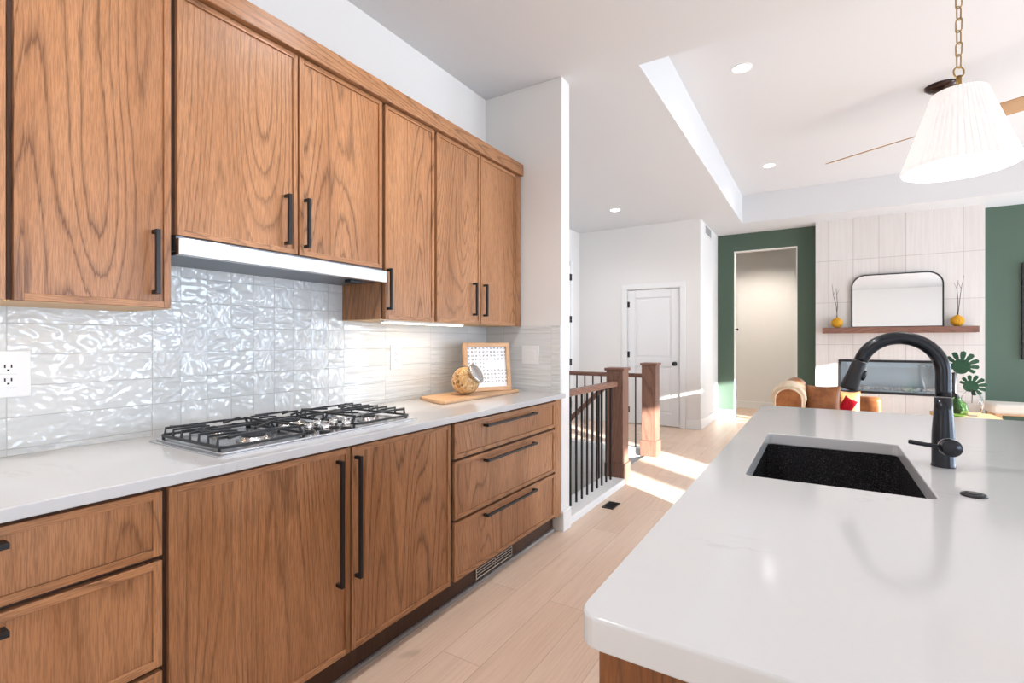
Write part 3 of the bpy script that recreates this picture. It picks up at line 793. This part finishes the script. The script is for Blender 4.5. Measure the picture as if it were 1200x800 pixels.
# ------------------------------------------------------------------ lamps
def can(x, y, z, label, e=16, col=(1, .95, .90)):
    t = thing('recessed_light', label, 'light', (x, y, z), 'recessed ceiling lights')
    MB().lathe([(.078, 0), (.078, -.003), (.062, -.004), (.062, 0)], (x, y, z), n=32, caps=False).build('trim_ring', 'white_plastic', t)
    MB().lathe([(.061, -.0005), (.061, -.0035), (.001, -.0035)], (x, y, z), n=32).build('lens', 'lamp', t)
    light('recessed_lamp', 'SPOT', (x, y, z-.03), e, col, (0, 0, 0), spot_size=2.5, spot_blend=.8, shadow_soft_size=.06)
can(-.52, 4.264, tz, 'lit recessed ceiling light nearest in the raised ceiling')
can(-.52, 6.80, tz, 'lit recessed ceiling light farther in the raised ceiling, before the beam')
can(-2.30, 6.288, HZ, 'lit recessed ceiling light above the hall in front of white door', 44)
for x, y in ((-.95, .2), (-.95, 1.55), (-.9, 9.3)):
    if y > 9: can(x, y, HZ, 'lit recessed ceiling light in the corridor behind green wall', 170, (1, .88, .74))  # unseen lamp added to brighten the corridor
    else: can(x, y, HZ, 'recessed kitchen light above the aisle, %s' % ('level with the near drawers' if y < 1 else 'level with the cooktop'), 76)  # unseen lamps added to brighten the kitchen

# pendant
px, py = .36, 1.99
pz0, pz1 = 1.78, 2.01
pe = thing('pendant_lamp', 'white pleated pendant lamp on brass chain above the island', 'pendant lamp', (px, py, HZ))
NP = 54; sh = MB()
def prow(r, z, dr): return [(px+(r+(dr if j % 2 else -dr))*math.cos(2*PI*j/(NP*2)), py+(r+(dr if j % 2 else -dr))*math.sin(2*PI*j/(NP*2)), z) for j in range(NP*2)]
sh.rings([prow(.140, pz0, .0012), prow(.139, pz0+.004, .003), prow(.066, pz1-.004, .0018), prow(.065, pz1, .001), prow(.062, pz1, .001), prow(.0635, pz1-.004, .001), prow(.1365, pz0+.004, .0012), prow(.137, pz0, .0012)], closed=True, smooth=False)
sh.build('shade', 'shadef', pe)
sp = MB(); 
for a in range(3):
    ca, sa = math.cos(a*2*PI/3), math.sin(a*2*PI/3); sp.tube([(px, py, pz1-.006), (px+.063*ca, py+.063*sa, pz1-.006)], .0018, 8)
sp.cyl((px, py, pz1-.05), .014, .05, n=20); sp.build('socket', 'brass', pe)
MB().ellipsoid((px, py, pz1-.085), (.027, .027, .034), 20, 12).build('bulb', 'lamp', pe)
light('pendant_bulb', 'POINT', (px, py, pz1-.13), 2.0, (1, .9, .78), shadow_soft_size=.05)
st_ = MB(); st_.cyl((px, py, pz1), .007, .05, n=16); st_.lathe([(.011, 0), (.011, .006)], (px, py, pz1+.012), n=16); st_.build('stem', 'brass', pe)
chn = None
z = pz1+.05; i = 0; ll = .042; lw = .011
ch = MB()
def link(mb, z0, L, w, ang, r):
    pts = []
    ca, sa = math.cos(ang), math.sin(ang)
    for k in range(16):
        a = 2*PI*k/16; u = w*math.cos(a); v = (L/2-w)*(1 if math.sin(a) >= 0 else -1)+w*math.sin(a)
        pts.append((px+u*ca, py+u*sa, z0+L/2+v))
    mb.tube(pts, r, 6, closed=True)
link(ch, z-.004, .032, .015, .5, .0024); z += .024
while z < HZ-.03:
    link(ch, z, ll, .0085, .5+(PI/2 if i % 2 else 0)+.3, .0019); z += ll-.0055; i += 1
ch.build('chain', 'brass', pe)
MB().lathe([(.06, 0), (.06, -.008), (.045, -.02), (.012, -.026), (.006, -.034), (.001, -.034)], (px, py, HZ), n=32).build('ceiling_canopy', 'brass', pe)

# ceiling fan
fx, fy, fz = .875, 5.45, 3.05
fn = thing('ceiling_fan', 'two-blade ceiling fan with tan wooden blades behind white pendant', 'ceiling fan', (fx, fy, tz))
MB().lathe([(.115, 0), (.112, -.012), (.085, -.035), (.03, -.055), (.016, -.06), (.001, -.06)], (fx, fy, tz), n=36).build('canopy', 'bronze', fn)
MB().cyl((fx, fy, fz+.06), .0125, tz-.055-fz-.06, n=16).build('downrod', 'bronze', fn)
MB().lathe([(.02, .075), (.05, .065), (.085, .04), (.09, -.02), (.07, -.055), (.02, -.065), (.001, -.065)], (fx, fy, fz), n=36).build('motor', 'bronze', fn)
for ang in (150, -30):
    bl = MB(); rs = []
    for k in range(14):
        u = k/13; r_ = .08+u*.85
        wd = .055+.035*math.sin(PI*min(1, u*1.15))*(1-.35*u) if u < .98 else .035
        pit = -math.radians(19-3*u)
        row = []
        for (s_, h_) in ((-1, -.004), (1, -.004), (1, .004), (-1, .004)):
            row.append((r_, s_*wd*math.cos(pit), s_*wd*math.sin(pit)+h_))
        rs.append(row)
    bl.rings(rs, smooth=False)
    o = bl.build('blade', 'bladew', None, .002); o.parent = fn; o.location = (0, 0, fz-tz); o.rotation_euler = (0, 0, math.radians(ang))

# ------------------------------------------------------------------ fireplace wall
fp = thing('linear_fireplace', 'wide black-framed linear gas fireplace in the tiled chimney wall', 'fireplace', (.8, 8.5, FZ0))
fm = MB(); b_ = .035
for a in ((FX0, FX1, FZ0, FZ0+b_), (FX0, FX1, FZ1-b_, FZ1), (FX0, FX0+b_, FZ0+b_, FZ1-b_), (FX1-b_, FX1, FZ0+b_, FZ1-b_)): fm.box(a[0]+.001, a[1]-.001, 8.49, 8.53, a[2]+.001, a[3]-.001)
fm.build('frame', 'black', fp, .002)
bx_ = MB(); bx_.box(FX0+.01, FX1-.01, 8.72, 8.74, FZ0+.01, FZ1-.01); bx_.box(FX0+.01, FX1-.01, 8.53, 8.72, FZ0+.01, FZ0+.05); bx_.box(FX0+.01, FX0+.02, 8.53, 8.72, FZ0+.05, FZ1-.02); bx_.box(FX1-.02, FX1-.01, 8.53, 8.72, FZ0+.05, FZ1-.02); bx_.box(FX0+.01, FX1-.01, 8.53, 8.72, FZ1-.02, FZ1-.01)
bx_.build('firebox', 'firebox', fp)
box(FX0+.02, FX1-.02, 8.522, 8.526, FZ0+.02, FZ1-.02).build('glass_pane', mat('fire_glass', (.9, .95, .97), .02, trans=1, ior=1.5), fp)
sm = MB(); rnd = random.Random(3)
for i in range(150):
    x = rnd.uniform(FX0+.06, FX1-.06); y = rnd.uniform(8.56, 8.69); s_ = rnd.uniform(.02, .045)
    sm.ellipsoid((x, y, FZ0+.05+s_*.6), (s_, s_*rnd.uniform(.7, 1), s_*rnd.uniform(.6, 1.1)), 7, 5)
o = sm.build('fire_stones', 'stone', fp); o['kind'] = 'stuff'; o['label'] = 'bed of white stones'
mt = thing('mantel_shelf', 'thick brown wooden mantel shelf below the arched mirror', 'shelf', (.87, 8.4, 1.37))
box(.04, 1.695, 8.285, 8.4995, 1.37, 1.45).build('shelf_board', 'walnut_x', mt, .004)
# mirror
def arch(x0, x1, z0, z1, r, n=10):
    p = [(x0, z0), (x1, z0)]
    for i in range(n+1): a = PI/2*i/n; p.append((x1-r+r*math.cos(a), z1-r+r*math.sin(a)))
    for i in range(n+1): a = PI/2+PI/2*i/n; p.append((x0+r+r*math.cos(a), z1-r+r*math.sin(a)))
    return p
mr = thing('wall_mirror', 'wide black-framed mirror with rounded top corners standing on mantel', 'mirror', (.88, 8.45, 1.45))
A, B = arch(.385, 1.385, 1.4505, 2.185, .17), arch(.399, 1.371, 1.464, 2.171, .157)
fm = MB(); n = len(A)
fm.rings([[(x, 8.452, z) for x, z in A], [(x, 8.484, z) for x, z in A], [(x, 8.484, z) for x, z in B], [(x, 8.452, z) for x, z in B]], closed=True, smooth=False)
fm.build('frame', 'black', mr)
MB().prism(B, 'xz', 8.468, 8.482).build('glass', 'mirror', mr)
# gourd vases with twigs
def vase(x, y, label, tl, sgn):
    t = thing('round_vase', label, 'vase', (x, y, 1.45), 'mustard vases on the mantel')
    vb = MB(); pr = []
    for i in range(13):
        a = -PI/2+PI*i/12*.93; pr.append((.066*math.cos(a)+.003, .068+.07*math.sin(a)))
    rs = []
    for r_, h in pr: rs.append([(x+r_*(1+.03*math.cos(18*2*PI*j/72))*math.cos(2*PI*j/72), y+r_*(1+.03*math.cos(18*2*PI*j/72))*math.sin(2*PI*j/72), 1.45+h) for j in range(72)])
    vb.rings(rs); vb.build('bowl', 'yellow', t)
    MB().lathe([(.024, .118), (.017, .13), (.02, .145), (.016, .145), (.013, .13), (.013, .12)], (x, y, 1.45), n=24, caps=False).build('neck', 'yellow', t)
    b = MB(); rd = random.Random(x)
    for k in range(2):
        top = (x+sgn*(.06-.05*k), y-.02+.03*k, 1.45+tl-.05*k)
        m1 = (x+sgn*.015*(1-k)+.006, y, 1.45+tl*.5); m2 = (x+sgn*.04*(1-k)-.004, y, 1.45+tl*.75)
        b.tube([(x+.004*(1-2*k), y, 1.586), m1, m2, top], [.0045, .004, .003, .0015], 7)
        b.tube([m2, (m2[0]-sgn*.03, y, m2[2]+.08)], [.0028, .001], 6)
    o = b.build('dried_twig', 'twig', None); return o
tag(vase(.215, 8.39, 'mustard ribbed round vase at left end of the mantel', .62, -1), 'bare dark twigs standing in the left mustard vase', 'twigs', 'twigs in the vases')
tag(vase(1.505, 8.39, 'mustard ribbed round vase at right end of the mantel', .64, 1), 'bare dark twigs standing in the right mustard vase', 'twigs', 'twigs in the vases')

# dark tall frame at the photo's right edge
t = thing('picture_frame', 'dark framed panel on green wall, cut off by the right edge', 'picture', (2.6, 8.74, 1.0))
fm = MB()
for a in ((2.183, 3.0, 1.03, 1.07), (2.183, 3.0, 2.21, 2.25), (2.183, 2.223, 1.07, 2.21), (2.96, 3.0, 1.07, 2.21)): fm.box(a[0], a[1], 8.715, 8.7495, a[2], a[3])
fm.build('frame', 'black', t, .002)
box(2.223, 2.96, 8.735, 8.7495, 1.07, 2.21).build('panel', mat('dark_panel', (.05, .06, .05), .5), t)

# ------------------------------------------------------------------ living room furniture
sf = thing('leather_sofa', 'brown leather sofa with rounded back end showing above the island', 'sofa', (.1, 6.3, 0))
pb = [(-.372, .30), (-.14, .30), (-.14, .68)]
for i in range(1, 12): a = PI*i/12; pb.append((-.256+.116*math.cos(a), .69+.105*math.sin(a)))
pb.append((-.372, .68))
MB().prism(pb, 'xz', 5.52, 7.30, smooth=False).build('back', 'leather', sf, .012, 3)
pipe = [(x, 5.518, z) for x, z in pb[1:]] + [(-.372, 5.518, .30)]
MB().tube(pipe, .008, 8).build('piping', 'fur', sf)
MB().box(-.14, .62, 5.70, 7.12, .26, .44).build('seat', 'leather', sf, .04, 4)
MB().box(-.14, .62, 5.52, 5.69, .10, .60).build('arm', 'leather', sf, .05, 4)
MB().box(-.14, .62, 7.13, 7.30, .10, .60).build('arm', 'leather', sf, .05, 4)
MB().box(-.36, .60, 5.69, 7.13, .10, .26).build('base', 'leather', sf, .01)
for x in (-.32, .54):
    for y in (5.6, 7.22): MB().lathe([(.02, 0), (.026, .1)], (x, y, 0), n=14).build('leg', 'walnut_z', sf)
# fleece over the back
ft = MB(); rs = []
for k in range(9):
    y = 5.535+.5*k/8; q = .028+.012*math.sin(k*1.7); row = []; top = []; 
    for i in range(0, 15):
        a = PI*i/14; row.append((-.256+(.116+q)*math.cos(a), y, .69+(.105+q*(1.0+.9*math.sin(k*.5)))*math.sin(a)))
    row = [(-.136+q*.2, y, .60)] + row + [(-.376-q*.2, y, .60)]
    inn = [(-.256+.1175*math.cos(PI-PI*i/14), y, .69+.1065*math.sin(PI-PI*i/14)) for i in range(15)]
    rs.append(row+inn)
ft.rings(rs)
o = ft.build('fleece_throw', 'fur', None, 0, 2, 0); tag(o, 'cream fleece throw draped over the back of the leather sofa', 'throw')
def pillow(name, c, w, h, d, rot, m, label, corner=1.0):
    P = MB(); N = 14; V = {}
    for side_ in (1, -1):
        for i in range(N+1):
            for j in range(N+1):
                u, v = -1+2*i/N, -1+2*j/N
                if side_ == -1 and (i in (0, N) or j in (0, N)): V[(i, j, -1)] = V[(i, j, 1)]; continue
                th = d*(max(0, (1-u**4)*(1-v**4)))**.5
                pin = 1-.10*(1-u*u)*abs(v)**3-.0; pin2 = 1-.10*(1-v*v)*abs(u)**3
                V[(i, j, side_)] = P.b.verts.new((u*w*pin2, side_*th, v*h*pin))
        for i in range(N):
            for j in range(N):
                f_ = P.b.faces.new((V[(i, j, side_)], V[(i+1, j, side_)], V[(i+1, j+1, side_)], V[(i, j+1, side_)])); f_.smooth = True
    o = P.build(name, m, None); o.location = c; o.rotation_euler = rot
    return tag(o, label, 'cushion', 'cushions on the sofa')
pillow('throw_pillow', (.032, 5.80, .64), .155, .185, .055, (-.22, 0, 0), 'leather', 'brown leather cushion with pointed corner beside sofa back')
pillow('throw_pillow', (.255, 6.03, .605), .10, .155, .055, (-.25, .0, 0), 'leather_tan', 'tan leather cushion behind the red one on the sofa')
pillow('throw_pillow', (.215, 5.88, .582), .06, .13, .035, (-.22, .5, 0), 'red', 'small red cushion between the brown and tan cushions')

# coffee table with vases
tb = thing('coffee_table', 'low table with woven top carrying the glass vases', 'table', (1.55, 7.3, 0))
MB().prism(rrect(1.10, 1.64, 6.95, 7.56, .05), 'xy', .40, .44).build('tabletop', 'woven', tb, .006)
for x in (1.15, 1.59):
    for y in (7.0, 7.51): box(x-.025, x+.025, y-.025, y+.025, 0, .40).build('leg', 'walnut_z', tb, .003)
def lathe_thing(name, prof, x, y, m, label, cat, wall=.004, n=32):
    pr = prof + [(max(r_-wall, .002), h) for r_, h in prof[::-1]]
    pr[-1] = (pr[-1][0], wall)
    o = MB().lathe(pr, (x, y, .4405), n=n).build(name, m, None); return tag(o, label, cat)
lathe_thing('bottle_vase', [(.06, 0), (.07, .06), (.06, .16), (.03, .23), (.027, .45), (.03, .46)], 1.30, 7.41, 'black', 'slim black bottle vase behind the faucet', 'vase')
lathe_thing('glass_vase', [(.05, 0), (.085, .035), (.098, .09), (.08, .15), (.04, .18), (.034, .205), (.038, .21)], 1.265, 7.07, 'glassgreen', 'squat green glass vase on the woven table', 'vase')
lathe_thing('glass_vase', [(.05, 0), (.085, .055), (.098, .13), (.084, .21), (.05, .26), (.044, .28), (.048, .285)], 1.42, 7.25, 'glassclear', 'tall clear glass vase holding a dark leaf', 'vase')
def monstera(base, tip_c, size, lean_d, label):
    """split leaf: a heart outline cut into fingers, thickened, on a stem"""
    L = MB(); bx, by, bz = base
    L.tube([(bx, by, bz), ((bx+tip_c[0])/2+.01, (by+tip_c[1])/2, (bz+tip_c[2])/2), tip_c], .004, 8)
    c_ = Vector(tip_c); ax = Vector(lean_d).normalized(); nrm = Vector((-.2, -1, .25)).normalized(); sd = ax.cross(nrm).normalized(); nrm = sd.cross(ax)
    def P(u, v, w=0): return c_ + sd*u*size + ax*v*size + nrm*(w-.12*size*(u*u+v*v*.3)) 
    def sheet(pts):
        q = [P(u, v, -.002) for u, v in pts]; q2 = [p_+nrm*.003 for p_ in q]
        A_ = [L.b.verts.new(p_) for p_ in q]; B_ = [L.b.verts.new(p_) for p_ in q2]; nn = len(q)
        L.b.faces.new(A_[::-1]); L.b.faces.new(B_)
        for i in range(nn): L.b.faces.new((A_[i], A_[(i+1) % nn], B_[(i+1) % nn], B_[i]))
    body = [(.44*math.sin(a)*(1.0 if math.cos(a) > -.3 else .9), .44*math.cos(a)+.05) for a in [2*PI*i/18 for i in range(18)]]
    sheet(body)
    for k in range(9):
        a = math.radians(-112+28*k); hw = math.radians(11.2); ln = (.70+.22*math.cos(a*.8))
        def pt(r_, t_): return (r_*math.sin(t_), r_*math.cos(t_)+.05)
        sheet([pt(.36, a-hw*.8), pt(ln*.7, a-hw), pt(ln*.95, a-hw*.7), pt(ln, a+hw*.1), pt(ln*.93, a+hw*.8), pt(ln*.7, a+hw), pt(.36, a+hw*.8)])
    o = L.build('monstera_leaf', 'leaf', None); return tag(o, label, 'leaf', 'dark leaves in the vases')
monstera((1.30, 7.41, .902), (1.345, 7.33, .965), .19, (.12, 0, 1), 'tall dark split leaf standing in the black bottle vase')
monstera((1.42, 7.25, .58), (1.40, 7.225, .76), .15, (.75, 0, .6), 'low dark split leaf leaning from clear glass vase')

# bench by the green wall
bn = thing('upholstered_bench', 'cream upholstered bench on light wooden legs beside green wall', 'bench', (2.2, 8.2, 0))
MB().box(1.74, 2.75, 7.98, 8.42, .395, .515).build('cushion', 'cream_fabric', bn, .045, 4)
MB().box(1.78, 2.71, 8.02, 8.38, .378, .395).build('apron', 'board', bn, .004)
for x in (1.81, 2.68):
    for y in (8.05, 8.35): box(x-.03, x+.03, y-.03, y+.03, 0, .378).build('leg', 'board', bn, .004)
